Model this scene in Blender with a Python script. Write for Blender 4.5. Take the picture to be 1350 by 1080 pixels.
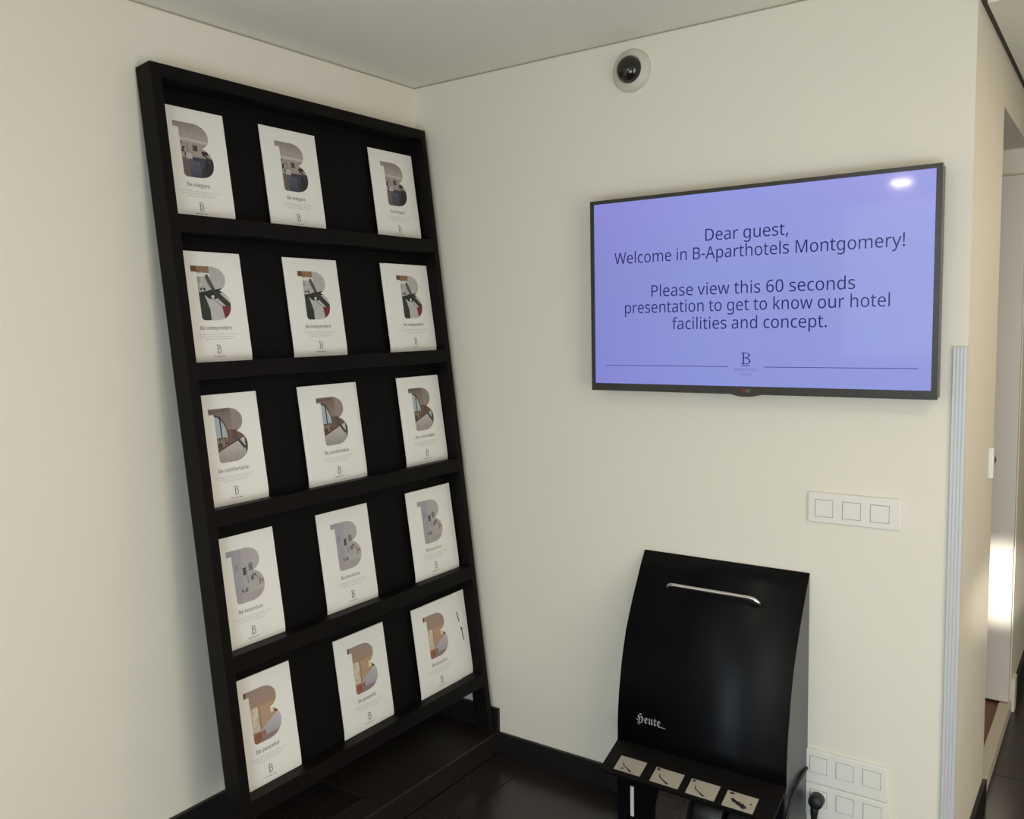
import bpy, bmesh, math, random
from mathutils import Vector, Matrix
from math import sin, cos, pi, radians
random.seed(7)
scene = bpy.context.scene
for o in list(bpy.data.objects): bpy.data.objects.remove(o)

# ------------------------------------------------------------ camera
CAM = Vector((2.09498, -2.40935932, 1.51646504))
yaw, pitch, roll = radians(-35.2418412), radians(-5.47647403), radians(-1.14840737)
f = Vector((sin(yaw)*cos(pitch), cos(yaw)*cos(pitch), sin(pitch)))
r = f.cross(Vector((0, 0, 1))).normalized(); u = r.cross(f)
r2 = r*cos(roll)+u*sin(roll); u2 = -r*sin(roll)+u*cos(roll)
cd = bpy.data.cameras.new('camera'); cam = bpy.data.objects.new('camera', cd)
scene.collection.objects.link(cam)
m = Matrix((r2, u2, -f)).transposed().to_4x4(); m.translation = CAM
cam.matrix_world = m
cd.sensor_fit = 'HORIZONTAL'; cd.sensor_width = 36; cd.lens = 36*1157.06/1350; cd.clip_start = 0.02
scene.camera = cam

# ------------------------------------------------------------ world, lights, exposure
w = bpy.data.worlds.new('sky'); scene.world = w; w.use_nodes = True
bg = w.node_tree.nodes['Background']; bg.inputs[0].default_value = (.80, .90, 1.0, 1); bg.inputs[1].default_value = 1.6
vs = scene.view_settings
vs.view_transform = 'Standard'; vs.look = 'None'; vs.gamma = 1; vs.use_curve_mapping = False
vs.exposure = 0.0

def area(name, loc, direction, sx, sy, power, col, spread=180):
    l = bpy.data.lights.new(name, 'AREA'); l.shape = 'RECTANGLE'; l.size = sx; l.size_y = sy
    l.energy = power; l.color = col; l.spread = radians(spread)
    o = bpy.data.objects.new(name, l); o.location = loc
    o.rotation_euler = Vector(direction).to_track_quat('-Z', 'Y').to_euler()
    scene.collection.objects.link(o); return o
YB = -3.9                                   # wall behind the camera
XR = 3.75
area('window_daylight', (1.15, YB+.05, 1.75), (0, 1, 0), 1.3, 1.0, 6, (.86, .93, 1.0))
area('entrance_daylight', (2.45, YB+.05, .5), (0, 1, .05), 1.0, .9, 40, (.62, .82, 1.0))
area('side_door_daylight', (XR-.05, -1.95, 1.1), (-1, 0, .25), 1.5, 1.9, 32, (1.0, .925, .80))
# low sun coming in through the glazed entrance onto the open white door
sp = bpy.data.lights.new('low_sun_shaft', 'SPOT'); sp.energy = 1900; sp.color = (1, .95, .85)
sp.spot_size = radians(3.9); sp.spot_blend = .55; sp.shadow_soft_size = .04
so = bpy.data.objects.new('low_sun_shaft', sp); so.location = (2.45, YB+.25, 1.5)
so.rotation_euler = (Vector((1.72, 1.33, .50))-so.location).to_track_quat('-Z', 'Y').to_euler()
scene.collection.objects.link(so)

# ------------------------------------------------------------ helpers
def lin(c):
    c = [x/255 for x in c]
    return tuple(x/12.92 if x <= .04045 else ((x+.055)/1.055)**2.4 for x in c)
def mat(name, rgb, rough=.5, metal=0, noise=0, nscale=20, bump=0, bscale=80, stretch=None, spec=.5, coat=0):
    M = bpy.data.materials.new(name); M.use_nodes = True; nt = M.node_tree; b = nt.nodes['Principled BSDF']
    b.inputs['Roughness'].default_value = rough; b.inputs['Metallic'].default_value = metal
    b.inputs['Specular IOR Level'].default_value = spec
    b.inputs['Coat Weight'].default_value = coat
    base = lin(rgb)
    tc = nt.nodes.new('ShaderNodeTexCoord'); mp = nt.nodes.new('ShaderNodeMapping')
    nt.links.new(tc.outputs['Object'], mp.inputs[0])
    if stretch: mp.inputs['Scale'].default_value = stretch
    n = nt.nodes.new('ShaderNodeTexNoise'); n.inputs['Scale'].default_value = nscale; n.inputs['Detail'].default_value = 4
    nt.links.new(mp.outputs[0], n.inputs[0])
    cr = nt.nodes.new('ShaderNodeMapRange'); cr.inputs['To Min'].default_value = 1-noise; cr.inputs['To Max'].default_value = 1+noise
    nt.links.new(n.outputs[0], cr.inputs[0])
    mx = nt.nodes.new('ShaderNodeVectorMath'); mx.operation = 'SCALE'; mx.inputs[0].default_value = base
    nt.links.new(cr.outputs[0], mx.inputs['Scale']); nt.links.new(mx.outputs[0], b.inputs['Base Color'])
    if bump:
        n2 = nt.nodes.new('ShaderNodeTexNoise'); n2.inputs['Scale'].default_value = bscale; n2.inputs['Detail'].default_value = 3
        nt.links.new(mp.outputs[0], n2.inputs[0])
        bp = nt.nodes.new('ShaderNodeBump'); bp.inputs['Strength'].default_value = bump; bp.inputs['Distance'].default_value = .002
        nt.links.new(n2.outputs[0], bp.inputs['Height']); nt.links.new(bp.outputs[0], b.inputs['Normal'])
    return M
def emis(name, rgb, strength, rough=.12):
    M = bpy.data.materials.new(name); M.use_nodes = True; b = M.node_tree.nodes['Principled BSDF']
    b.inputs['Base Color'].default_value = (.01, .01, .012, 1); b.inputs['Roughness'].default_value = rough
    b.inputs['Specular IOR Level'].default_value = .22
    b.inputs['Emission Color'].default_value = lin(rgb)+(1,); b.inputs['Emission Strength'].default_value = strength
    return M
def vcol(name, rough=.45):
    M = bpy.data.materials.new(name); M.use_nodes = True; nt = M.node_tree; b = nt.nodes['Principled BSDF']
    a = nt.nodes.new('ShaderNodeVertexColor'); a.layer_name = 'print'
    nt.links.new(a.outputs[0], b.inputs['Base Color']); b.inputs['Roughness'].default_value = rough
    b.inputs['Specular IOR Level'].default_value = .3
    return M

def link(name, bm, m, parent=None, smooth=False):
    me = bpy.data.meshes.new(name); bmesh.ops.recalc_face_normals(bm, faces=bm.faces); bm.to_mesh(me); bm.free()
    if m: me.materials.append(m)
    if smooth:
        for p in me.polygons: p.use_smooth = True
    o = bpy.data.objects.new(name, me); scene.collection.objects.link(o)
    if parent: o.parent = parent; o.matrix_parent_inverse = parent.matrix_basis.inverted()
    return o
def empty(name, loc, label, cat, group=None):
    o = bpy.data.objects.new(name, None); o.location = loc; o.empty_display_size = .05
    scene.collection.objects.link(o); return tag(o, label, cat, group)
def tag(o, label=None, cat=None, group=None, kind=None):
    if label: o['label'] = label
    if cat: o['category'] = cat
    if group: o['group'] = group
    if kind: o['kind'] = kind
    return o
def box(bm, x0, x1, y0, y1, z0, z1, M=None, bev=0):
    vs_ = [bm.verts.new((x, y, z)) for x in (x0, x1) for y in (y0, y1) for z in (z0, z1)]
    q = [(0, 1, 3, 2), (4, 6, 7, 5), (0, 4, 5, 1), (2, 3, 7, 6), (0, 2, 6, 4), (1, 5, 7, 3)]
    fs = [bm.faces.new([vs_[i] for i in t]) for t in q]
    if M is not None:
        for v in vs_: v.co = M @ v.co
    if bev:
        es = list({e for f_ in fs for e in f_.edges})
        bmesh.ops.bevel(bm, geom=es, offset=bev, segments=2, affect='EDGES', profile=.5)
    return bm
def B(*a, **k): return box(bmesh.new(), *a, **k)
def tube(pts, rad, seg=12, bm=None, cap=True):
    bm = bm or bmesh.new(); rings = []
    pts = [Vector(p) for p in pts]; prev = None
    for i, p in enumerate(pts):
        t = (pts[min(i+1, len(pts)-1)]-pts[max(i-1, 0)]).normalized()
        if prev is None: a = t.orthogonal().normalized()
        else: a = (prev-t*prev.dot(t)).normalized()
        prev = a; b = t.cross(a); rr = rad[i] if isinstance(rad, (list, tuple)) else rad
        rings.append([bm.verts.new(p+(a*cos(2*pi*k/seg)+b*sin(2*pi*k/seg))*rr) for k in range(seg)])
    for A, C in zip(rings, rings[1:]):
        for k in range(seg): bm.faces.new((A[k], A[(k+1) % seg], C[(k+1) % seg], C[k]))
    if cap: bm.faces.new(rings[0][::-1]); bm.faces.new(rings[-1])
    return bm
def smoothpts(ctrl, n=8):
    P = [Vector(c) for c in ctrl]; P = [P[0]*2-P[1]]+P+[P[-1]*2-P[-2]]; out = []
    for i in range(1, len(P)-2):
        for k in range(n):
            t = k/n; a, b, c, d = P[i-1:i+3]
            out.append(.5*((2*b)+(c-a)*t+(2*a-5*b+4*c-d)*t*t+(3*b-a-3*c+d)*t**3))
    return out+[P[-2]]
def prism(poly, x0, x1, axis='x', bm=None):
    """extrude polygon (list of 2-tuples) along axis; axis x: (y,z); axis y: (x,z); axis z: (x,y)"""
    bm = bm or bmesh.new()
    def P(p, t): return {'x': (t, p[0], p[1]), 'y': (p[0], t, p[1]), 'z': (p[0], p[1], t)}[axis]
    A = [bm.verts.new(P(p, x0)) for p in poly]; C = [bm.verts.new(P(p, x1)) for p in poly]; n = len(poly)
    bm.faces.new(A[::-1]); bm.faces.new(C)
    for i in range(n): bm.faces.new((A[i], A[(i+1) % n], C[(i+1) % n], C[i]))
    return bm
def lathe_y(profile, cx, cz, seg=40, bm=None):
    """profile (radius, y) revolved about an axis along y"""
    bm = bm or bmesh.new(); rings = []
    for rr, y in profile:
        if rr < 1e-5: rings.append([bm.verts.new((cx, y, cz))])
        else: rings.append([bm.verts.new((cx+rr*cos(2*pi*k/seg), y, cz+rr*sin(2*pi*k/seg))) for k in range(seg)])
    for A, C in zip(rings, rings[1:]):
        for k in range(seg):
            q = [A[k % len(A)], A[(k+1) % len(A)], C[(k+1) % len(C)], C[k % len(C)]]
            q2 = []
            for v in q:
                if v not in q2: q2.append(v)
            if len(q2) > 2: bm.faces.new(q2)
    return bm
_fonts = {}
import os
FONT = None
try:
    FONT = bpy.data.fonts.load(os.path.join(bpy.utils.system_resource('DATAFILES', path='fonts'), 'NotoSansMath-Regular.woff2'))   # Blender's own bundled typeface
except Exception:
    FONT = None
def text_data(body, offset=0, font=True):
    """filled text as (verts 2D, faces)"""
    key = (body, offset, font)
    if key in _fonts: return _fonts[key]
    c = bpy.data.curves.new('t', 'FONT'); c.body = body; c.size = 1; c.resolution_u = 3; c.offset = offset
    if FONT and font: c.font = FONT
    o = bpy.data.objects.new('t', c); scene.collection.objects.link(o)
    dg = bpy.context.evaluated_depsgraph_get(); dg.update(); me = o.evaluated_get(dg).to_mesh()
    V = [(v.co.x, v.co.y) for v in me.vertices]; F = [tuple(p.vertices) for p in me.polygons]
    o.evaluated_get(dg).to_mesh_clear(); bpy.data.objects.remove(o); bpy.data.curves.remove(c)
    _fonts[key] = (V, F); return V, F
def add_text(bm, body, fn, x0, x1, base, scale_h=None, offset=0, font=True):
    """place text between x0..x1 on local plane; fn(x,z)->world; scale_h = height of one em (font size)"""
    V, F = text_data(body, offset, font)
    if not V: return
    a = min(v[0] for v in V); b = max(v[0] for v in V); s = (x1-x0)/(b-a); sh = s
    if scale_h: sh = scale_h/max(v[1] for v in text_data('H', 0, font)[0])      # scale_h = cap height
    vv = [bm.verts.new(fn(x0+(x-a)*s, base+y*sh)) for x, y in V]
    for t in F:
        try: bm.faces.new([vv[i] for i in t])
        except ValueError: pass
def raw(name, bm, m, parent):       # no normal recalculation (flat prints)
    me = bpy.data.meshes.new(name); bm.to_mesh(me); bm.free()
    if m: me.materials.append(m)
    o = bpy.data.objects.new(name, me); scene.collection.objects.link(o)
    if parent: o.parent = parent; o.matrix_parent_inverse = parent.matrix_basis.inverted()
    return o

# ------------------------------------------------------------ materials
M_wall = mat('cream_wall_paint', (233, 226, 210), .75, noise=.012, nscale=3, bump=.06, bscale=160)
M_ceil = mat('ceiling_paint', (240, 236, 222), .85, noise=.01, nscale=3)
M_white = mat('white_gloss_paint', (226, 218, 206), .4, noise=.01)
M_gap = mat('dark_shadow_gap', (84, 76, 60), .9)
M_gap2 = mat('ceiling_joint_shade', (176, 168, 148), .9)  # darker tone standing for the shadow line where walls meet ceiling
M_black = mat('black_brown_wood', (21, 18, 17), .5, noise=.15, nscale=30, stretch=(6, 6, .6), spec=.08)
M_panel = mat('black_back_board', (17, 15, 15), .6, noise=.1, nscale=20, spec=.08)
M_ledge = mat('dark_oak_veneer', (36, 28, 24), .4, noise=.25, nscale=14, stretch=(8, .5, 8), spec=.5)
M_base = mat('dark_baseboard', (26, 22, 23), .45, noise=.1, spec=.45)
M_tile = mat('dark_floor_tile', (44, 37, 34), .25, noise=.12, nscale=6, bump=.03, bscale=30)
M_grout = mat('floor_grout', (30, 26, 24), .8)
M_paper = mat('white_paper', (238, 235, 227), .5, noise=.008, spec=.3)
M_ink = mat('grey_ink', (84, 82, 78), .6)
M_inkdark = mat('dark_ink', (66, 64, 62), .6)
M_inkpale = mat('pale_ink', (198, 195, 186), .6)
M_print = vcol('colour_print')
M_bezel = mat('tv_bezel_plastic', (44, 42, 40), .3, spec=.6)
M_chrome = mat('chrome', (225, 225, 228), .14, metal=1)
M_gloss = mat('black_powder_coat', (10, 10, 13), .38, noise=.05, spec=.12)
M_side = mat('grey_side_metal', (66, 67, 72), .3, spec=.6)
M_rubber = mat('black_rubber', (22, 21, 21), .5)
M_brist = mat('brown_bristles', (44, 34, 28), .9, noise=.4, nscale=60, bump=.6, bscale=200)
M_bristb = mat('black_bristles', (20, 20, 24), .35, noise=.4, nscale=60, bump=.5, bscale=200)
M_silver = mat('silver_print', (205, 205, 208), .3, metal=.6)
M_label = mat('sticker_metal', (164, 156, 142), .4, noise=.05, nscale=60)
M_plast = mat('white_switch_plastic', (233, 229, 219), .35, spec=.5)
M_duct = mat('grey_aluminium', (206, 206, 206), .45, metal=.15)
M_stone = mat('pale_stone', (206, 198, 180), .6, noise=.08, nscale=80)
M_redwood = mat('reddish_floorboards', (120, 78, 62), .5, noise=.12, nscale=10)
M_domeb = mat('black_dome_glass', (24, 20, 18), .08, spec=.7)
M_metal = mat('dark_steel', (90, 88, 84), .35, metal=.9)
M_glass = bpy.data.materials.new('window_glass'); M_glass.use_nodes = True
_b = M_glass.node_tree.nodes['Principled BSDF']; _b.inputs['Transmission Weight'].default_value = 1; _b.inputs['Roughness'].default_value = 0; _b.inputs['IOR'].default_value = 1.45
M_lamp = emis('fill_lamp_diffuser', (255, 232, 196), 4)

# ------------------------------------------------------------ setting
H = 2.3525; XE = 1.767; YF = 4.4; T = .12; DZ = 2.268
def struct(name, bm, m, label=None): return tag(link(name, bm, m), label, None, None, 'structure')
struct('wall_left', B(-T, 0, YB-T, T, -.1, H+.1), M_wall)
struct('wall_right', B(0, XE, 0, T, -.1, H+.1), M_wall)
# corridor wall with doorway (y .56-1.33, top 2.12)
bm = B(XE-T, XE, T, .56, -.1, H+.1)
box(bm, XE-T, XE, .56, 1.33, 2.12, H+.1); box(bm, XE-T, XE, 1.33, YF, -.1, H+.1)
struct('wall_corridor', bm, M_wall)
struct('wall_far', B(XE-T, XR+T, YF, YF+T, -.1, H+.1), M_wall)
bm = B(XR, XR+T, YB-T, -2.75, -.1, H+.1); box(bm, XR, XR+T, -1.15, YF, -.1, H+.1); box(bm, XR, XR+T, -2.75, -1.15, 2.1, H+.1)
struct('wall_side', bm, M_wall)
ro = bpy.data.objects.new('door_3', None); ro.location = (XR+.06, -1.95, 0); scene.collection.objects.link(ro); tag(ro, kind='structure')
fb = bmesh.new()
for a in ((-2.75, -2.69, 0, 2.1), (-1.21, -1.15, 0, 2.1), (-2.69, -1.21, 0, .07), (-2.69, -1.21, 2.04, 2.1), (-1.98, -1.92, .07, 2.04)): box(fb, XR+.03, XR+.09, *a)
link('frame', fb, M_white, ro)
for a in ((-2.69, -1.98), (-1.92, -1.21)): link('pane', B(XR+.056, XR+.064, a[0], a[1], .07, 2.04), M_glass, ro)
# little room behind the doorway
struct('wall_inner', B(.5, XE-T, 1.34, 1.34+T, -.1, H+.1), M_wall)
struct('ceiling_inner', B(.5, XE-T, T, 1.34, 2.2, 2.3), M_ceil)
struct('wall_inner_end', B(.4, .5, T, 1.46, -.1, H+.1), M_wall)
# wall behind the camera with window and glazed entrance
bm = B(-T, .5, YB-T, YB, -.1, H+.1)
box(bm, .5, 1.8, YB-T, YB, -.1, 1.25); box(bm, .5, 1.8, YB-T, YB, 2.25, H+.1); box(bm, 1.8, 1.92, YB-T, YB, -.1, H+.1)
box(bm, 1.92, 3.0, YB-T, YB, 2.05, H+.1); box(bm, 3.0, XR+T, YB-T, YB, -.1, H+.1)
struct('wall_back', bm, M_wall)
for nm, x0, x1, z0, z1 in (('window_1', .5, 1.8, 1.25, 2.25), ('door_2', 1.92, 3.0, 0, 2.05)):
    ro = bpy.data.objects.new(nm, None); ro.location = ((x0+x1)/2, YB-.06, z0); scene.collection.objects.link(ro); tag(ro, kind='structure')
    fb = bmesh.new(); e = .05
    for a in ((x0, x0+e, z0, z1), (x1-e, x1, z0, z1), (x0+e, x1-e, z0, z0+e), (x0+e, x1-e, z1-e, z1), ((x0+x1)/2-.025, (x0+x1)/2+.025, z0+e, z1-e)):
        box(fb, a[0], a[1], YB-.09, YB-.03, a[2], a[3])
    link('frame', fb, M_white, ro)
    link('pane', B(x0+e, (x0+x1)/2-.025, YB-.064, YB-.056, z0+e, z1-e), M_glass, ro)
    link('pane', B((x0+x1)/2+.025, x1-e, YB-.064, YB-.056, z0+e, z1-e), M_glass, ro)
# ceilings
struct('ceiling', B(-T, XR+T, YB-T, .06, H, H+.1), M_ceil)
bm = B(XE+.012, XR, .06, YF, DZ, DZ+.02); box(bm, XE+.012, XR, .06, .08, DZ+.02, H+.1)
struct('ceiling_corridor', bm, M_ceil)
struct('trim_1', B(XE, XE+.012, .03, YF, DZ+.003, DZ+.018), M_gap, 'dark shadow gap along the corridor ceiling')
struct('joint_shade_right', B(.003, XE, -.003, 0, H-.004, H-.0005), M_gap2)  # thin strip coloured as the shadow line under the ceiling
struct('joint_shade_left', B(0, .003, YB, 0, H-.004, H-.0005), M_gap2)
# floor: slab and separate tiles
fl = struct('floor', B(.25, XR, YB, YF, -.06, -.004), M_grout)
tile_mesh = None; ts = .6
ox, oy = .448-ts, -.143-ts*8
k = 0
for i in range(7):
    for j in range(15):
        x0 = ox+i*ts+.001; y0 = .775-ts*9+j*ts
        xa, xb_, ya, yb_ = max(x0, .31), min(x0+ts-.003, XR), max(y0+.0015, YB), min(y0+ts-.0015, YF)
        if xb_-xa < .02 or yb_-ya < .02: continue
        # keep tiles out of walls
        parts = [(xa, xb_, ya, yb_)]
        if xa < XE and yb_ > 0:
            parts = []
            if ya < 0: parts.append((xa, xb_, ya, 0))
            if xb_ > XE: parts.append((max(xa, XE), xb_, max(ya, 0), yb_))
        for p in parts:
            if p[1]-p[0] < .02 or p[3]-p[2] < .02: continue
            link('tile', B(p[0], p[1], p[2], p[3], -.004, 0, bev=.001), M_tile, fl)
# baseboards, low ledge
struct('baseboard_left', B(0, .014, YB, 0, .0817, .198, bev=.002), M_base)
struct('baseboard_right', B(.309, XE-.032, -.012, 0, 0, .0817, bev=.0015), M_base)
struct('baseboard_right_upper', B(.014, .314, -.012, 0, .0817, .167, bev=.0015), M_base)
struct('baseboard_corridor', B(XE, XE+.012, .0, .56, 0, .08, bev=.0015), M_base)
struct('baseboard_corridor_far', B(XE, XE+.012, 1.46, YF, 0, .09, bev=.0015), M_base)
lb = B(0, .309, YB, 0, 0, .0817, bev=.005)
ledge = struct('trim_2', lb, M_ledge, 'low dark wooden ledge along the left wall')
# convector grille let into the ledge
gr = empty('floor_grille', (.12, -.8, .082), 'dark slatted heating grille set in the ledge beneath the leaning rack', 'grille')
gb = bmesh.new()
for a in ((.03, .036, -1.7, -.585), (.226, .232, -1.7, -.585), (.03, .232, -.591, -.585), (.03, .232, -1.7, -1.694)):
    box(gb, a[0], a[1], a[2], a[3], .0817, .0855)
link('frame', gb, M_metal, gr)
y = -.605; me = None
while y > -1.69:
    if me is None:
        s0 = link('slat', B(.036, .226, -.002, .002, .0817, .0845), M_base, gr); s0.matrix_parent_inverse = Matrix.Identity(4)
        me = s0; base = Vector((-.12, .8, -.082))
        s0.location = base+Vector((0, y, 0))
    else:
        c = me.copy(); scene.collection.objects.link(c); c.location = base+Vector((0, y, 0))
    y -= .014

# doorway details
door = empty('door_1', (XE-.3, 1.3, .045), None, None); tag(door, None, None, None, 'structure')
link('leaf', B(.95, XE-.003, 1.29, 1.328, .05, 2.02, bev=.002), M_white, door)
hb_ = lathe_y([(0, 1.215), (.012, 1.217), (.014, 1.235), (.008, 1.25), (.008, 1.289)], 1.69, .985, 16)
link('handle', hb_, M_metal, door, True)
bm = B(XE-.045, XE-.03, .56, .575, .05, 2.1); box(bm, XE-.045, XE-.03, 1.315, 1.33, .05, 2.1) if False else None
struct('trim_3', bm, M_wall)
struct('trim_4', B(XE-T-.01, XE-.034, .56, 1.34, -.02, .038), M_redwood, 'reddish floor inside the doorway')
struct('floor_inner', B(.5, XE-T-.01, T, 1.34, -.02, .038), M_redwood)
struct('trim_5', B(XE-.034, XE+.004, .555, 1.335, -.003, .045, bev=.002), M_stone, 'pale stone threshold of the doorway')
struct('trim_6', B(XE-.0, XE+.014, 1.33, 1.40, 0, .13, bev=.002), M_white)
lk = tag(link('door_closer_box', B(XE-.0, XE+.014, .445, .475, 1.045, 1.135, bev=.003), M_plast), 'small white box on the corridor wall edge beside the doorway', 'door contact')

# vertical ribbed cover strip at the wall end
duct = empty('cable_duct', (1.751, -.004, 0), 'tall pale grey ribbed strip covering the wall edge right of the screen', 'cover strip')
prof = [(1.7345, 0), (1.7345, -.007)]
xs = 1.7345
for i in range(4):
    prof += [(xs+.0015, -.009), (xs+.0065, -.009), (xs+.0072, -.0078)] if i < 3 else [(xs+.0015, -.009), (xs+.007, -.009)]
    xs += .008
prof += [(1.7675, -.006), (1.7675, 0)]
link('profile', prism(prof, 0, 1.4405, 'z'), M_duct, duct)
link('end_cap', B(1.7345, 1.7675, -.0095, 0, 1.4405, 1.4425), M_duct, duct)

# ------------------------------------------------------------ leaning rack
A0 = Vector((.2436, 0, .0817)); Bk = Vector((.004, 0, 2.1859)); Lr = (Bk-A0).length
dv = (Bk-A0).normalized(); nv = Vector((dv.z, 0, -dv.x)); D = .0618; YL = -1.0738; YR = -.0256
def RP(o, y, s): return A0+dv*s+nv*o+Vector((0, y, 0))
RM = Matrix(((nv.x, 0, dv.x, A0.x), (0, 1, 0, 0), (nv.z, 0, dv.z, A0.z), (0, 0, 0, 1)))   # local (o, y, s) -> world
TL_, TR_ = .030, .022
rack = empty('display_rack', (.27, (YL+YR)/2, .0817), 'tall black wooden brochure rack leaning against the left wall', 'rack')
for a, b in ((YL, YL+TL_), (YR-TR_, YR)):
    bm = B(0, D, a, b, .0, Lr, M=None)
    for v in bm.verts:
        if v.co.z < .01 and v.co.x > .01: v.co.z -= D*nv.z/dv.z
    bmesh.ops.bevel(bm, geom=bm.edges[:], offset=.0012, segments=1, affect='EDGES')
    bm.transform(RM); link('side_post', bm, M_black, rack)
link('top_rail', B(0, D, YL+TL_, YR-TR_, Lr-.034, Lr, M=RM, bev=.0012), M_black, rack)
link('back_panel', B(-.002, .003, YL+TL_-.01, YR-TR_+.01, .178, Lr-.01, M=RM), M_panel, rack)
ST = [.216+.3807*k for k in range(5)]
for s in ST:
    link('shelf', B(.003, D-.001, YL+TL_, YR-TR_, s-.044, s, M=RM, bev=.001), M_black, rack)

# ------------------------------------------------------------ brochures
CW, CH = .211, .297
def mixc(a, b, t): return tuple(a[i]*(1-t)+b[i]*t for i in range(3))
rnd = random.Random(3)
NZ = [[rnd.random() for _ in range(48)] for _ in range(48)]
def nz(x, y, f_):
    x = abs(x)*f_; y = abs(y)*f_; i, j = int(x), int(y); a, b = x-i, y-j
    a = a*a*(3-2*a); b = b*b*(3-2*b)
    g = lambda p, q: NZ[p % 48][q % 48]
    return (g(i, j)*(1-a)+g(i+1, j)*a)*(1-b)+(g(i, j+1)*(1-a)+g(i+1, j+1)*a)*b
def inB(x, y):
    if 0 <= x <= .55 and 0 <= y <= .11: return True
    if .14 <= x <= .6 and 0 <= y <= 1:
        if x < .24 and y > .93 and ((x-.24)/.10)**2+((y-.93)/.07)**2 > 1: return False
        return True
    if x > .5 and abs((x-.5)/.43)**2.2+abs((y-.235)/.235)**2.2 <= 1: return True
    if x > .55 and abs((x-.55)/.45)**2.2+abs((y-.715)/.285)**2.2 <= 1: return True
    return False
def seg(x, y, x0, y0, x1, y1, w_):
    dx, dy = x1-x0, y1-y0; t = max(0, min(1, ((x-x0)*dx+(y-y0)*dy)/(dx*dx+dy*dy)))
    return math.hypot(x-x0-t*dx, y-y0-t*dy) < w_
def pic_elegant(x, y):
    c = (168, 156, 148)
    if y < .36:
        c = mixc((150, 140, 134), (186, 174, 166), y/.36)
        if abs(y-.30-.03*x) < .02: c = (206, 196, 188)
        if abs(y-.16-.1*x) < .012: c = (176, 166, 158)
    elif y > .66-.05*x:
        c = mixc((98, 98, 112), (66, 68, 82), (y-.62)/.38)
        if x < .33: c = (112, 96, 92)
        if x > .62: c = mixc((52, 50, 54), (84, 84, 96), nz(x, y, 18))
    if .46 < x < .6 and .40 < y < .51: c = (72, 58, 58)
    if .47 < x < .52 and .42 < y < .49: c = (102, 84, 78)
    if .70 < x < .88 and .49 < y < .56: c = (50, 38, 40)
    if seg(x, y, .72, .55, .95, .66, .018): c = (56, 46, 48)
    if x > .74 and y > .64 and nz(x, y, 22) > .35: c = (46, 44, 48)
    if .15 < x < .26 and .36 < y < .64 and nz(x+.3, y, 26) > .5: c = (62, 50, 50)
    if .26 < x < .42 and .56 < y < .66: c = (196, 188, 182)
    if .30 < x < .34 and .38 < y < .56: c = (146, 132, 126)
    if .44 < x < .64 and .62 < y < .70: c = (60, 62, 78)
    return c
def pic_independent(x, y):
    c = (196, 194, 188)
    if y < .12 and x < .75: c = mixc((126, 84, 56), (176, 140, 112), nz(x, y, 30)); c = mixc(c, (200, 196, 190), max(0, (x-.5)/.25))
    if x < .16 and y < .12: c = (104, 74, 52)
    if .12 <= y < .2 and x < .78-(y-.12)*2: c = (226, 224, 216)
    if .2 <= y < .42 and x < .45: c = mixc((150, 148, 142), (206, 204, 198), nz(x, y, 24))
    if x > .5 and y < .4: c = (186, 184, 180)
    if seg(x, y, .42, .2, .60, .5, .05): c = (88, 80, 76)
    if x < .34 and .40 < y < .52 and nz(x, y, 30) > .45: c = (40, 40, 38)
    if x < .40 and y > .5 and x < .2+(y-.5)*.42+.08: c = (50, 54, 48)
    if math.hypot((x-.52)/.2, (y-.52)/.09) < 1: c = (36, 36, 36)
    if seg(x, y, .2, .52, .8, .44, .04): c = (44, 44, 42)
    if seg(x, y, .62, .50, .95, .72, .06): c = (54, 56, 50)
    if math.hypot(x-.52, (y-.565)*1.4) < .045: c = (214, 212, 206)
    if seg(x, y, .55, .62, .85, .80, .012): c = (150, 146, 140)
    if x+(1.02-y)*.2 > .80 and y > .74: c = mixc((138, 50, 48), (108, 38, 38), nz(x, y, 20))
    return c
def pic_comfortable(x, y):
    c = mixc((122, 104, 92), (150, 134, 122), y/.4) if y < .4 else (118, 92, 80)
    if x > .62 and y < .42: c = (152, 140, 130)
    if x < .5 and y > .11 and y < .56:
        t = ((x-.1)/.36)**2+((.56-y)/.42)**2
        if t < 1: c = (178, 190, 194)
        elif t < 1.2: c = (84, 70, 62)
    if .27 < x < .31 and .14 < y < .58: c = (44, 38, 36)
    if x < .46 and .54 < y < .74: c = mixc((58, 48, 42), (168, 150, 124), nz(x, y, 26))
    if .58 < x < .76 and .42 < y < .6: c = (96, 78, 70)
    if y > .80-.30*(x-.15): c = mixc((208, 202, 194), (158, 150, 144), (y-.55)/.45)
    if seg(x, y, .14, .78, .78, .60, .012): c = (72, 54, 48)
    if seg(x, y, .76, .62, .9, .76, .03): c = (62, 60, 56)
    if x > .93 and y > .55: c = (64, 66, 60)
    if seg(x, y, .0, .06, .5, .04, .012): c = (96, 84, 76)
    return c
def pic_luxurious(x, y):
    c = mixc((172, 168, 170), (188, 180, 174), x)
    if x < .4: c = mixc(c, (158, 158, 172), .5)
    if .30 < x < .34 and .15 < y < .62 : c = (176, 160, 152)
    if .42 < x < .5 and .36 < y < .5: c = (70, 68, 70)
    if .6 < x < .72 and .3 < y < .44: c = mixc((104, 100, 98), (150, 146, 142), nz(x, y, 40))
    if .62 < x < .82 and .5 < y < .62 and nz(x, y, 30) > .5: c = (112, 106, 104)
    if .84 < x < .98 and .5 < y < .75 and nz(x, y, 24) > .5: c = (148, 130, 122)
    if seg(x, y, .52, .35, .54, .66, .010): c = (122, 118, 116)
    if .32 < x < .5 and .74 < y < .80 and nz(x, y, 30) > .4: c = (76, 74, 76)
    if .20 < x < .30 and .26 < y < .40: c = (146, 150, 166)
    if y > .84: c = (176, 166, 162)
    return c
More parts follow.
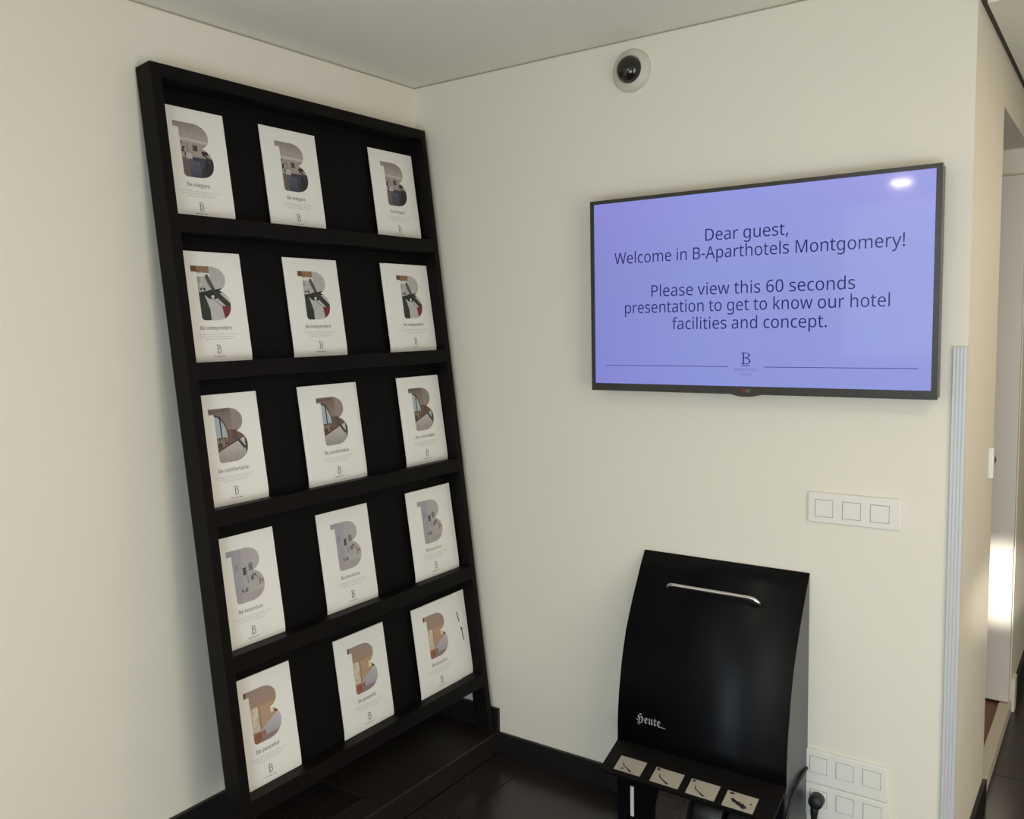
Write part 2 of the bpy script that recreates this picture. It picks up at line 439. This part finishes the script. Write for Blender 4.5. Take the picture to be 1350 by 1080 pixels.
def pic_peaceful(x, y):
    c = (188, 154, 126)
    if y < .34:
        c = mixc((158, 142, 132), (176, 140, 118), y/.34)
    if x < .06 and y < .11: c = (96, 72, 62)
    if .14 < x < .36 and .34 < y < .78: c = mixc((226, 214, 192), (198, 180, 150), nz(x, y, 14))
    if .36 < x < .42 and .34 < y < .78: c = (170, 134, 106)
    if .72 < x < .8 and .42 < y < .54: c = (240, 216, 178)
    if .84 < x < .97 and .50 < y < .56: c = (70, 48, 42)
    if y > .86-.42*(x-.2) and y > .52: c = mixc((196, 190, 196), (164, 156, 166), (y-.6)/.4)
    if y > .80 and x < .5: c = mixc((142, 88, 66), (168, 120, 96), nz(x, y, 20))
    if y > .9 and x > .4: c = (146, 126, 122)
    return c
ROWS = [('peaceful', pic_peaceful, 'bedroom'), ('luxurious', pic_luxurious, 'pale room'), ('comfortable', pic_comfortable, 'arched window and bed'),
        ('independent', pic_independent, 'red and grey kitchen'), ('elegant', pic_elegant, 'grey lounge')]
def bow(v):        # v: 0 top .. 1 bottom -> outward offset of the sheet from the board
    o = .004+.006*v
    if v > .88: o -= .003*((v-.88)/.12)**2
    return o
PICW = .1097/CW; U0, V0, UW, VW = .235, .130, .530, .488
def card_meshes(title, pic):
    """meshes in card-local coordinates: X across, Y outward (negative = towards viewer), Z up from the bottom edge"""
    def P(uu, vv, lift=0): return (uu*CW, -(bow(vv)+lift), (1-vv)*CH)
    # sheet: several pages thick
    bm = bmesh.new(); NV = 60; A = []; C = []
    for j in range(NV+1):
        v = j/NV; A.append([bm.verts.new(P(t, v)) for t in (0, 1)]); C.append([bm.verts.new(P(t, v, -.0028)) for t in (0, 1)])
    for j in range(NV):
        bm.faces.new((A[j][0], A[j][1], A[j+1][1], A[j+1][0])); bm.faces.new((C[j][1], C[j][0], C[j+1][0], C[j+1][1]))
        bm.faces.new((C[j][0], A[j][0], A[j+1][0], C[j+1][0])); bm.faces.new((A[j][1], C[j][1], C[j+1][1], A[j+1][1]))
    bm.faces.new((C[0][0], C[0][1], A[0][1], A[0][0])); bm.faces.new((A[NV][0], A[NV][1], C[NV][1], C[NV][0]))
    bmesh.ops.recalc_face_normals(bm, faces=bm.faces)
    m0 = bpy.data.meshes.new('sheet'); bm.to_mesh(m0); bm.free(); m0.materials.append(M_paper)
    # picture inside the big letter
    nx, ny = 84, 122; bm = bmesh.new(); lay = bm.loops.layers.float_color.new('print'); vd = {}
    def vert(i, j):
        if (i, j) not in vd: vd[(i, j)] = bm.verts.new(P(U0+UW*i/nx, V0+VW*j/ny, .0004))
        return vd[(i, j)]
    for i in range(nx):
        for j in range(ny):
            x, y_ = (i+.5)/nx, (j+.5)/ny
            if not inB(x, y_): continue
            fc = bm.faces.new((vert(i, j+1), vert(i+1, j+1), vert(i+1, j), vert(i, j)))
            c = lin(mixc(pic(x, y_), (128, 124, 120), .06)); g = .92+.16*nz(x+.2, y_+.1, 34)
            for lp in fc.loops: lp[lay] = (c[0]*g, c[1]*g, c[2]*g, 1)
    m1 = bpy.data.meshes.new('cover_picture'); bm.to_mesh(m1); bm.free(); m1.materials.append(M_print)
    # title, faint lines, small letter mark
    fn = lambda x, z: P(x/CW, 1-z/CH, .0006)
    bm = bmesh.new(); tw = {'elegant': .33, 'independent': .475, 'comfortable': .46, 'luxurious': .37, 'peaceful': .36}[title]*CW
    add_text(bm, 'Be '+title, fn, .50*CW-tw/2, .50*CW+tw/2, CH*(1-.703), None)
    m2 = bpy.data.meshes.new('title'); bm.to_mesh(m2); bm.free(); m2.materials.append(M_ink)
    bm = bmesh.new()
    for k_, (a, b) in enumerate(((.22, .80), (.25, .76), (.32, .70))):
        z = CH*(1-.748-.021*k_)
        x = a
        rr = random.Random(k_)
        while x < b:
            w_ = rr.uniform(.02, .06); q = [bm.verts.new(fn(*p)) for p in ((x*CW, z), (min(x+w_, b)*CW, z), (min(x+w_, b)*CW, z+.0016), (x*CW, z+.0016))]
            bm.faces.new(q); x += w_+.012
    m3 = bpy.data.meshes.new('small_print'); bm.to_mesh(m3); bm.free(); m3.materials.append(M_inkpale)
    bm = bmesh.new(); serifB(bm, fn, .50*CW, CH*(1-.908), .0145, .0200)
    for a in (-.5, -.17, .16):
        q = [bm.verts.new(fn(.5*CW+p*.04, CH*(1-.945)+zz)) for p, zz in ((a, 0), (a+.27, 0), (a+.27, .0013), (a, .0013))]
        bm.faces.new(q)
    m4 = bpy.data.meshes.new('letter_mark'); bm.to_mesh(m4); bm.free(); m4.materials.append(M_inkdark)
    return [('cover_picture', m1), ('title', m2), ('small_print', m3), ('letter_mark', m4)], m0
def serifB(bm, fn, cx, z0, w_, h, underline=True):
    """thin serif capital B outlined with strokes"""
    t = .13*w_
    def quad(ps): bm.faces.new([bm.verts.new(fn(cx+x, z0+z)) for x, z in ps])
    x0 = -w_/2
    quad([(x0, 0), (x0+.5*w_, 0), (x0+.5*w_, t*.6), (x0, t*.6)]); quad([(x0, h-t*.6), (x0+.5*w_, h-t*.6), (x0+.5*w_, h), (x0, h)])
    quad([(x0+.17*w_, 0), (x0+.17*w_+t*1.1, 0), (x0+.17*w_+t*1.1, h), (x0+.17*w_, h)])
    def arc(zc, rz, rx):
        n = 10; sx = x0+.5*w_
        for k in range(n):
            a, b = -pi/2+pi*k/n, -pi/2+pi*(k+1)/n
            o = [(sx+rx*cos(q), zc+rz*sin(q)) for q in (a, b)]; i_ = [(sx+(rx-t*1.1)*cos(q), zc+(rz-t*.6)*sin(q)) for q in (a, b)]
            quad([i_[0], o[0], o[1], i_[1]])
    arc(h*.27, h*.27, .5*w_); arc(h*.76, h*.24, .42*w_)
    quad([(x0+.2*w_, h*.52), (x0+.5*w_, h*.52), (x0+.5*w_, h*.52+t*.6), (x0+.2*w_, h*.52+t*.6)])
    if underline: quad([(x0, -h*.16), (x0+w_, -h*.16), (x0+w_, -h*.16+t*.6), (x0, -h*.16+t*.6)])
# card frame: local X -> +y, local Y -> -n, local Z -> d
def place(o, yl, s, off=0, tilt=0):
    X = Vector((0, 1, 0)); Yv = -nv; Z = dv
    R_ = Matrix((X, Yv, Z)).transposed().to_4x4()
    R_.translation = RP(.004+off, yl, s)
    o.matrix_world = R_ @ Matrix.Rotation(tilt, 4, 'Y')
COL = {  # row -> left edges of the three columns (bottom row first)
    0: (-1.0425, -.663, -.327), 1: (-1.0425, -.671, -.289), 2: (-1.0425, -.673, -.264), 3: (-1.0425, -.680, -.261), 4: (-1.0425, -.708, -.271)}
EXTRA = {(0, 2): [.066], (1, 2): [.019], (2, 1): [-.013, .016], (3, 2): [-.016]}
side = ('left', 'middle', 'right')
rown = ('bottom shelf', 'second shelf from the bottom', 'middle shelf', 'second shelf from the top', 'top shelf')
WHAT = {'elegant': 'grey lounge', 'independent': 'black, grey and red kitchen', 'comfortable': 'arched window and bed', 'luxurious': 'pale grey room', 'peaceful': 'warm tan bedroom'}
for k in range(5):
    title, pic, _ = ROWS[k]; kids, sheet = card_meshes(title, pic)
    for c in range(3):
        yl = COL[k][c]; oo = .0034*len(EXTRA.get((k, c), []))+(.006 if c == 2 else .001)
        o = bpy.data.objects.new('brochure', sheet); scene.collection.objects.link(o); place(o, yl, ST[k]+.0005, oo)
        tag(o, f'white Be {title} brochure, {side[c]} of the three on the {rown[k]}', 'brochure', f'Be {title} brochures')
        for nm, me_ in kids:
            ch = bpy.data.objects.new(nm, me_); scene.collection.objects.link(ch); ch.parent = o
        if nm: pass
        for q, dx in enumerate(EXTRA.get((k, c), [])):
            b_ = bpy.data.objects.new('brochure', sheet); scene.collection.objects.link(b_)
            place(b_, yl+dx, ST[k]+.0005, oo-.0032*(q+1))
            sd = 'right' if dx > 0 else 'left'
            lb_ = f'brochure behind the {side[c]} Be {title} one, only its {sd} edge showing'
            tag(b_, lb_, 'brochure', 'brochures tucked behind others')
            if (k, c) == (0, 2):
                b_['label'] = 'brochure behind the right Be peaceful one, two dark marks on its edge'
                for (ua, va), (ub, vb), w0 in (((.765, .225), (.80, .345), .0022), ((.83, .42), (.84, .45), .004), ((.84, .45), (.855, .575), .0022)):
                    bm = bmesh.new(); q_ = [(ua*CW-w0, va), (ua*CW+w0, va), (ub*CW+w0, vb), (ub*CW-w0, vb)]
                    bm.faces.new([bm.verts.new((x, -(bow(v)+.0005), (1-v)*CH)) for x, v in q_])
                    ch = raw('printed_mark', bm, M_inkdark, None); ch.parent = b_

# ------------------------------------------------------------ television
tv = empty('wall_screen', (1.225, -.03, 1.31), 'wide flat screen with lilac welcome message mounted on the right wall', 'television')
TY = -.062
bm = B(.745, 1.7105, TY, -.022, 1.3155, 1.8805, bev=.004)
link('back_casing', bm, M_bezel, tv)
sx0, sx1, sz0, sz1 = .7545, 1.6975, 1.336, 1.8715
fb = bmesh.new()
for a in ((.7435, sx0, 1.314, 1.882), (sx1, 1.7115, 1.314, 1.882), (sx0, sx1, sz1, 1.882), (sx0, sx1, 1.314, sz0)):
    box(fb, a[0], a[1], TY-.006, TY+.004, a[2], a[3])
link('bezel', fb, M_bezel, tv)
cb = prism([(1.185, 1.3145), (1.205, 1.3095), (1.218, 1.3075), (1.242, 1.3075), (1.256, 1.3095), (1.278, 1.3145), (1.27, 1.318), (1.19, 1.318)], TY-.007, TY+.01, 'y')
link('chin_badge', cb, M_bezel, tv)
link('wall_bracket', B(1.05, 1.4, -.022, 0, 1.45, 1.75), M_bezel, tv)
M_scr = bpy.data.materials.new('lilac_screen'); M_scr.use_nodes = True; nt = M_scr.node_tree; b = nt.nodes['Principled BSDF']
b.inputs['Base Color'].default_value = (.012, .012, .015, 1); b.inputs['Roughness'].default_value = .06; b.inputs['Specular IOR Level'].default_value = .22
tc = nt.nodes.new('ShaderNodeTexCoord'); sep = nt.nodes.new('ShaderNodeSeparateXYZ'); nt.links.new(tc.outputs['Generated'], sep.inputs[0])
rmp = nt.nodes.new('ShaderNodeValToRGB'); nt.links.new(sep.outputs['X'], rmp.inputs[0])
rmp.color_ramp.elements[0].color = lin((130, 134, 205))+(1,); rmp.color_ramp.elements[1].color = lin((147, 156, 218))+(1,)
e_ = rmp.color_ramp.elements.new(.35); e_.color = lin((136, 146, 212))+(1,)
rz = nt.nodes.new('ShaderNodeValToRGB'); nt.links.new(sep.outputs['Z'], rz.inputs[0])
rz.color_ramp.elements[0].color = (.98, .96, 1.02, 1); rz.color_ramp.elements[1].color = (1.12, 1.02, 1.08, 1)
e_ = rz.color_ramp.elements.new(.6); e_.color = (1, 1, 1, 1)
mm = nt.nodes.new('ShaderNodeMix'); mm.data_type = 'RGBA'; mm.blend_type = 'MULTIPLY'; mm.inputs[0].default_value = 1
nt.links.new(rmp.outputs[0], mm.inputs[6]); nt.links.new(rz.outputs[0], mm.inputs[7])
nt.links.new(mm.outputs[2], b.inputs['Emission Color']); b.inputs['Emission Strength'].default_value = 1.0
scr = link('screen', B(sx0, sx1, TY-.001, TY+.003, sz0, sz1), M_scr, tv)
M_stx = emis('screen_text_navy', (26, 28, 108), .9, .08)
M_stx2 = emis('screen_text_grey', (92, 98, 170), .9, .12)
fn = lambda x, z: (x, TY-.0014, z)
for body, a, b_, z in (('Dear guest,', 1.110, 1.342, 1.7405), ('Welcome in B-Aparthotels Montgomery!', .823, 1.630, 1.6915),
                       ('Please view this 60 seconds', .944, 1.514, 1.5915), ('presentation to get to know our hotel', .857, 1.598, 1.545), ('facilities and concept.', 1.009, 1.445, 1.4955)):
    bm = bmesh.new(); add_text(bm, body, fn, a, b_, z, .033); raw('message_line', bm, M_stx, scr)
for a, b_ in ((.791, 1.177), (1.278, 1.666)):
    bm = bmesh.new(); bm.faces.new([bm.verts.new(fn(x, z)) for x, z in ((a, 1.3892), (b_, 1.3892), (b_, 1.3908), (a, 1.3908))]); raw('rule_line', bm, M_stx, scr)
bm = bmesh.new(); serifB(bm, fn, 1.2285, 1.397, .026, .032)
raw('letter_mark', bm, M_stx, scr)
bm = bmesh.new()
add_text(bm, 'APARTHOTELS', fn, 1.195, 1.264, 1.3785, .0065); add_text(bm, 'B·FIVE', fn, 1.214, 1.244, 1.3665, .008) if False else add_text(bm, 'hotels', fn, 1.214, 1.244, 1.3665, .0055)
raw('small_caption', bm, M_stx2, scr)
bm = lathe_y([(0, TY-.0072), (.0062, TY-.0072), (.0062, TY-.006)], 1.222, 1.3245, 20)
link('round_emblem', bm, mat('dark_red_emblem', (120, 26, 44), .4), tv)
bm = bmesh.new(); fn2 = lambda x, z: (x, TY-.0074, z)
add_text(bm, 'LG', fn2, 1.2305, 1.2425, 1.3205, .0085); raw('maker_lettering', bm, mat('grey_lettering', (170, 170, 168), .4), tv)

# ------------------------------------------------------------ security dome
dc = empty('dome_camera', (.853, 0, 2.26), 'small round ceiling-high dome camera with dark glass above the screen', 'security camera')
bm = lathe_y([(.062, 0), (.062, -.006), (.058, -.013), (.050, -.017), (.043, -.019), (.0405, -.022), (.040, -.019), (0, -.018)], .853, 2.26, 56)
link('base_ring', bm, mat('beige_camera_plastic', (205, 200, 184), .4), dc, True)
pr = [(.0385*cos(a), -.02-.030*sin(a)) for a in [pi/2*i/12 for i in range(13)]]
link('dome_glass', lathe_y([(.0385, -.019)]+pr[:-1]+[(0, -.05)], .853, 2.26, 48), M_domeb, dc, True)

# ------------------------------------------------------------ switches and sockets
def plate(x0, x1, z0, z1, centers, cz, name, label, cat, group, bev=.003):
    t = empty(name, ((x0+x1)/2, 0, z0), label, cat, group)
    link('cover_plate', B(x0, x1, -.008, 0, z0, z1, bev=bev), M_plast, t)
    for cx in centers:
        gb_ = bmesh.new()   # dark joint around the insert
        box(gb_, cx-.0238, cx+.0238, -.0083, -.006, cz-.0238, cz+.0238)
        link('joint', gb_, mat_joint, t)
        link('rocker', B(cx-.0225, cx+.0225, -.0105, -.007, cz-.0225, cz+.0225, bev=.0012), M_plast, t)
    return t
mat_joint = mat('joint_shadow', (150, 144, 130), .8)
plate(1.385, 1.623, .9645, 1.0475, (1.429, 1.5005, 1.572), 1.0045, 'switch_plate', 'white three-gang light switch plate on the wall below the screen', 'light switch', None)
plate(1.384, 1.605, .2172, .3145, (1.423, 1.4945, 1.565), .273, 'socket_plate', 'upper of the two low white three-gang plates, right of the black machine', 'socket plate', 'low wall plates')
plate(1.384, 1.605, .1195, .2163, (1.4245, 1.496, 1.568), .1765, 'socket_plate', 'lower white three-gang plate with a black plug in its left insert', 'socket plate', 'low wall plates')

# ------------------------------------------------------------ shoe polishing machine
mc = empty('shoe_polishing_machine', (1.14, -.1, 0), 'black shoe polishing machine with curved hood and chrome handle against the right wall', 'machine')
PF = [(-.004, .818), (-.032, .778), (-.058, .735), (-.086, .690), (-.112, .641), (-.133, .598), (-.149, .551), (-.161, .510), (-.170, .467), (-.179, .425), (-.185, .382), (-.189, .33), (-.190, .283)]
MX0, MX1 = .888, 1.392
hood = [(-.002, .818)]+PF
t = .003
bm = bmesh.new()
F1 = [[bm.verts.new((x, y, z)) for x in (MX0, MX1)] for y, z in PF]; F2 = [[bm.verts.new((x, y+.003, z-.001)) for x in (MX0, MX1)] for y, z in PF]
for i in range(len(PF)-1):
    bm.faces.new((F1[i][0], F1[i+1][0], F1[i+1][1], F1[i][1])); bm.faces.new((F2[i][0], F2[i][1], F2[i+1][1], F2[i+1][0]))
    for k in (0, 1): bm.faces.new((F1[i][k], F2[i][k], F2[i+1][k], F1[i+1][k]))
bm.faces.new((F1[0][0], F1[0][1], F2[0][1], F2[0][0])); bm.faces.new((F1[-1][0], F2[-1][0], F2[-1][1], F1[-1][1]))
fr = link('front_hood', bm, M_gloss, mc, True)
for a, b_ in ((MX0+.001, MX0+.005), (MX1-.005, MX1-.001)):
    poly = [(-.001, .816)]+[(y+.0032, z-.001) for y, z in PF]+[(-.19, .02), (-.001, .02)]
    if a < 1: link('side_panel', prism(poly, a, b_, 'x'), M_gloss, mc)
    else:
        tag(link('side_panel', prism(poly, a, b_, 'x'), M_side, mc), 'grey side panel')
link('back_panel', B(MX0+.005, MX1-.005, -.006, -.001, .02, .815), M_gloss, mc)
# sloping tool shelf
sd = Vector((0, -.108, -.0415)).normalized(); sn = Vector((0, sd.z, -sd.y)); S0 = Vector((0, -.188, .2845))
def SP(x, a, h): p = S0+sd*a+sn*h; return Vector((x, p.y, p.z))
def sbox(x0, x1, a0, a1, h0, h1):
    bm = bmesh.new(); v = [bm.verts.new(SP(x, a, h)) for x in (x0, x1) for a in (a0, a1) for h in (h0, h1)]
    for q in [(0, 1, 3, 2), (4, 6, 7, 5), (0, 4, 5, 1), (2, 3, 7, 6), (0, 2, 6, 4), (1, 5, 7, 3)]: bm.faces.new([v[i] for i in q])
    return bm
bm = sbox(MX0, MX1, 0, .124, -.01, 0); bmesh.ops.bevel(bm, geom=bm.edges[:], offset=.0015, segments=2, affect='EDGES')
shf = link('shelf', bm, mat('dark_shelf_coat', (17, 14, 13), .45, spec=.15), mc)
LB = [(.928, 1.0105), (1.042, 1.127), (1.150, 1.2325), (1.2545, 1.339)]
for i, (a, b_) in enumerate(LB):
    a0, a1 = .056+i*.003, .108+i*.003
    p = link('label_plate', sbox(a, b_, a0, a1, 0, .0008), M_label, mc); 
    bm = bmesh.new(); wd, ht = b_-a, a1-a0
    def L(uu, vv): return SP(a+uu*wd, a0+vv*ht, .0012)
    def stroke(pts, ws):
        P_ = [Vector(q) for q in pts]; prev = None
        for j in range(len(P_)-1):
            d = (P_[j+1]-P_[j]).normalized(); nn_ = Vector((-d.y, d.x)); w0, w1 = ws[j], ws[j+1]
            q = [P_[j]+nn_*w0, P_[j]-nn_*w0, P_[j+1]-nn_*w1, P_[j+1]+nn_*w1]
            bm.faces.new([bm.verts.new(L(*c)) for c in q])
    if i < 3:
        stroke([(.22, .38), (.27, .60), (.42, .72), (.62, .90)], [.012, .022, .025, .05]); stroke([(.25, .80), (.32, .84)], [.05, .05]) if i == 0 else None
        if i: stroke([(.06, .12), (.16, .12)], [.07, .05])
    else:
        stroke([(.22, .42), (.38, .60), (.52, .62), (.72, .82)], [.05, .09, .11, .09]); stroke([(.10, .12), (.24, .12)], [.07, .05]); stroke([(.84, .42), (.86, .5)], [.03, .03])
    raw('pictogram', bm, M_rubber, p)
    bm = bmesh.new()
    for q in ((.35, .2), (.45, .35), (.6, .4), (.72, .55)): 
        P1 = [(q[0], q[1]), (q[0]+.14, q[1]+.06), (q[0]+.14, q[1]+.09), (q[0], q[1]+.03)]
        bm.faces.new([bm.verts.new(L(*c)) for c in P1])
    raw('pictogram', bm, mat('faint_line_print', (176, 160, 132), .5), p)
# chrome bow handle following the hood
def hoody(z):
    for (y0, z0), (y1, z1) in zip(PF, PF[1:]):
        if z1 <= z <= z0: return y0+(y1-y0)*(z0-z)/(z0-z1)
    return PF[-1][0]
HZ = .742; hy = hoody(HZ)
hp = smoothpts([(1.004, hy+.004, HZ-.018), (1.003, hy-.014, HZ-.016), (1.004, hy-.030, HZ-.004), (1.014, hy-.035, HZ+.005), (1.05, hy-.036, HZ+.006), (1.14, hy-.036, HZ+.006), (1.235, hy-.036, HZ+.006), (1.262, hy-.035, HZ+.004), (1.276, hy-.030, HZ-.006), (1.279, hy-.016, HZ-.017), (1.279, hy+.004, HZ-.019)], 6)
hd = link('handle', tube(hp, .0058, 14), M_chrome, mc, True)
# lettering on the hood
def logo(x, z): 
    y = hoody(z); return (x, y-.0007, z)
bm = bmesh.new()
add_text(bm, '\U0001D573\U0001D58A\U0001D59A\U0001D599\U0001D58A', logo, .949, 1.026, .3535, .024, font=False)
bm.faces.new([bm.verts.new(logo(*q)) for q in ((1.02, .3525), (1.042, .3525), (1.042, .3545), (1.02, .3545))])
raw('lettering', bm, M_silver, fr)
# lower body
link('pillar', B(MX0+.005, 1.028, -.205, -.006, .02, .262, bev=.002), M_gloss, mc)
link('rocker_bar', B(.9385, .9495, -.2095, -.2045, .068, .160, bev=.002), mat('white_bar', (220, 222, 214), .4), mc)
link('pillar', B(1.345, MX1-.005, -.2, -.006, .02, .262, bev=.002), M_gloss, mc)
link('base_plate', B(MX0, MX1, -.30, -.004, 0, .02, bev=.004), M_gloss, mc)
link('shaft', tube([(1.03, -.17, .13), (1.345, -.17, .13)], .012, 16), M_metal, mc, True)
for a, b_, mt, lb_ in ((1.042, 1.135, M_brist, 'brown bristle roller'), (1.150, 1.236, M_bristb, 'glossy black roller'), (1.25, 1.335, M_bristb, 'glossy black roller')):
    bm = bmesh.new(); n = 72; rings = []
    for x, rr in ((a, .02), (a, .085), (a+.006, .09), (b_-.006, .09), (b_, .085), (b_, .02)):
        rings.append([bm.verts.new((x, -.17+rr*cos(2*pi*k/n)*(1+(.03 if k % 2 and rr > .03 else 0)), .13+rr*sin(2*pi*k/n)*(1+(.03 if k % 2 and rr > .03 else 0)))) for k in range(n)])
    for A_, C_ in zip(rings, rings[1:]):
        for k in range(n): bm.faces.new((A_[k], A_[(k+1) % n], C_[(k+1) % n], C_[k]))
    tag(link('brush_roller', bm, mt, mc, mt is M_bristb), lb_)

# power cable with plug
cab = empty('power_cable', (1.424, -.02, .05), 'black power cable with round plug in the low socket beside the machine', 'cable')
bm = lathe_y([(0, -.046), (.016, -.044), (.0195, -.038), (.020, -.012), (.018, -.0105), (0, -.0105)], 1.4245, .177, 28)
pl = link('plug', bm, M_rubber, cab, True)
link('strain_relief', tube([(1.423, -.032, .172), (1.4215, -.033, .150), (1.420, -.032, .125), (1.4195, -.031, .105)], [.012, .011, .008, .006], 14), M_rubber, pl, True)
cp = smoothpts([(1.4195, -.031, .108), (1.42, -.034, .06), (1.422, -.06, .012), (1.415, -.12, .007), (1.408, -.19, .012), (1.401, -.222, .08), (1.398, -.212, .17), (1.398, -.19, .222), (1.398, -.155, .246), (1.397, -.11, .259), (1.396, -.06, .263), (1.392, -.015, .258), (1.39, -.003, .256)], 10)
link('cord', tube(cp, .005, 12), M_rubber, cab, True)

# ------------------------------------------------------------ warm fill lamps added on the ceilings, out of view
for x, y in ((.9, -3.6), (2.6, -1.6), (2.75, .4)):
    zc = DZ if y > 0 else H
    t_ = empty('fill_lamp', (x, y, zc), {.9: 'added warm fill lamp near the back wall, placed for the screen reflection', 2.6: 'added warm fill lamp on the ceiling right of the viewer', 2.75: 'added warm fill lamp in the corridor, brightening the open door'}[x], 'ceiling lamp', 'added ceiling fill lamps')
    link('trim_ring', B(x-.07, x+.07, y-.07, y+.07, zc-.008, zc, bev=.003), M_white, t_)
    link('diffuser', B(x-.055, x+.055, y-.055, y+.055, zc-.0095, zc-.008), M_lamp, t_)
    area('fill_lamp_light', (x, y, zc-.012), (0, 0, -1), .1, .1, 9, (1, .84, .62))
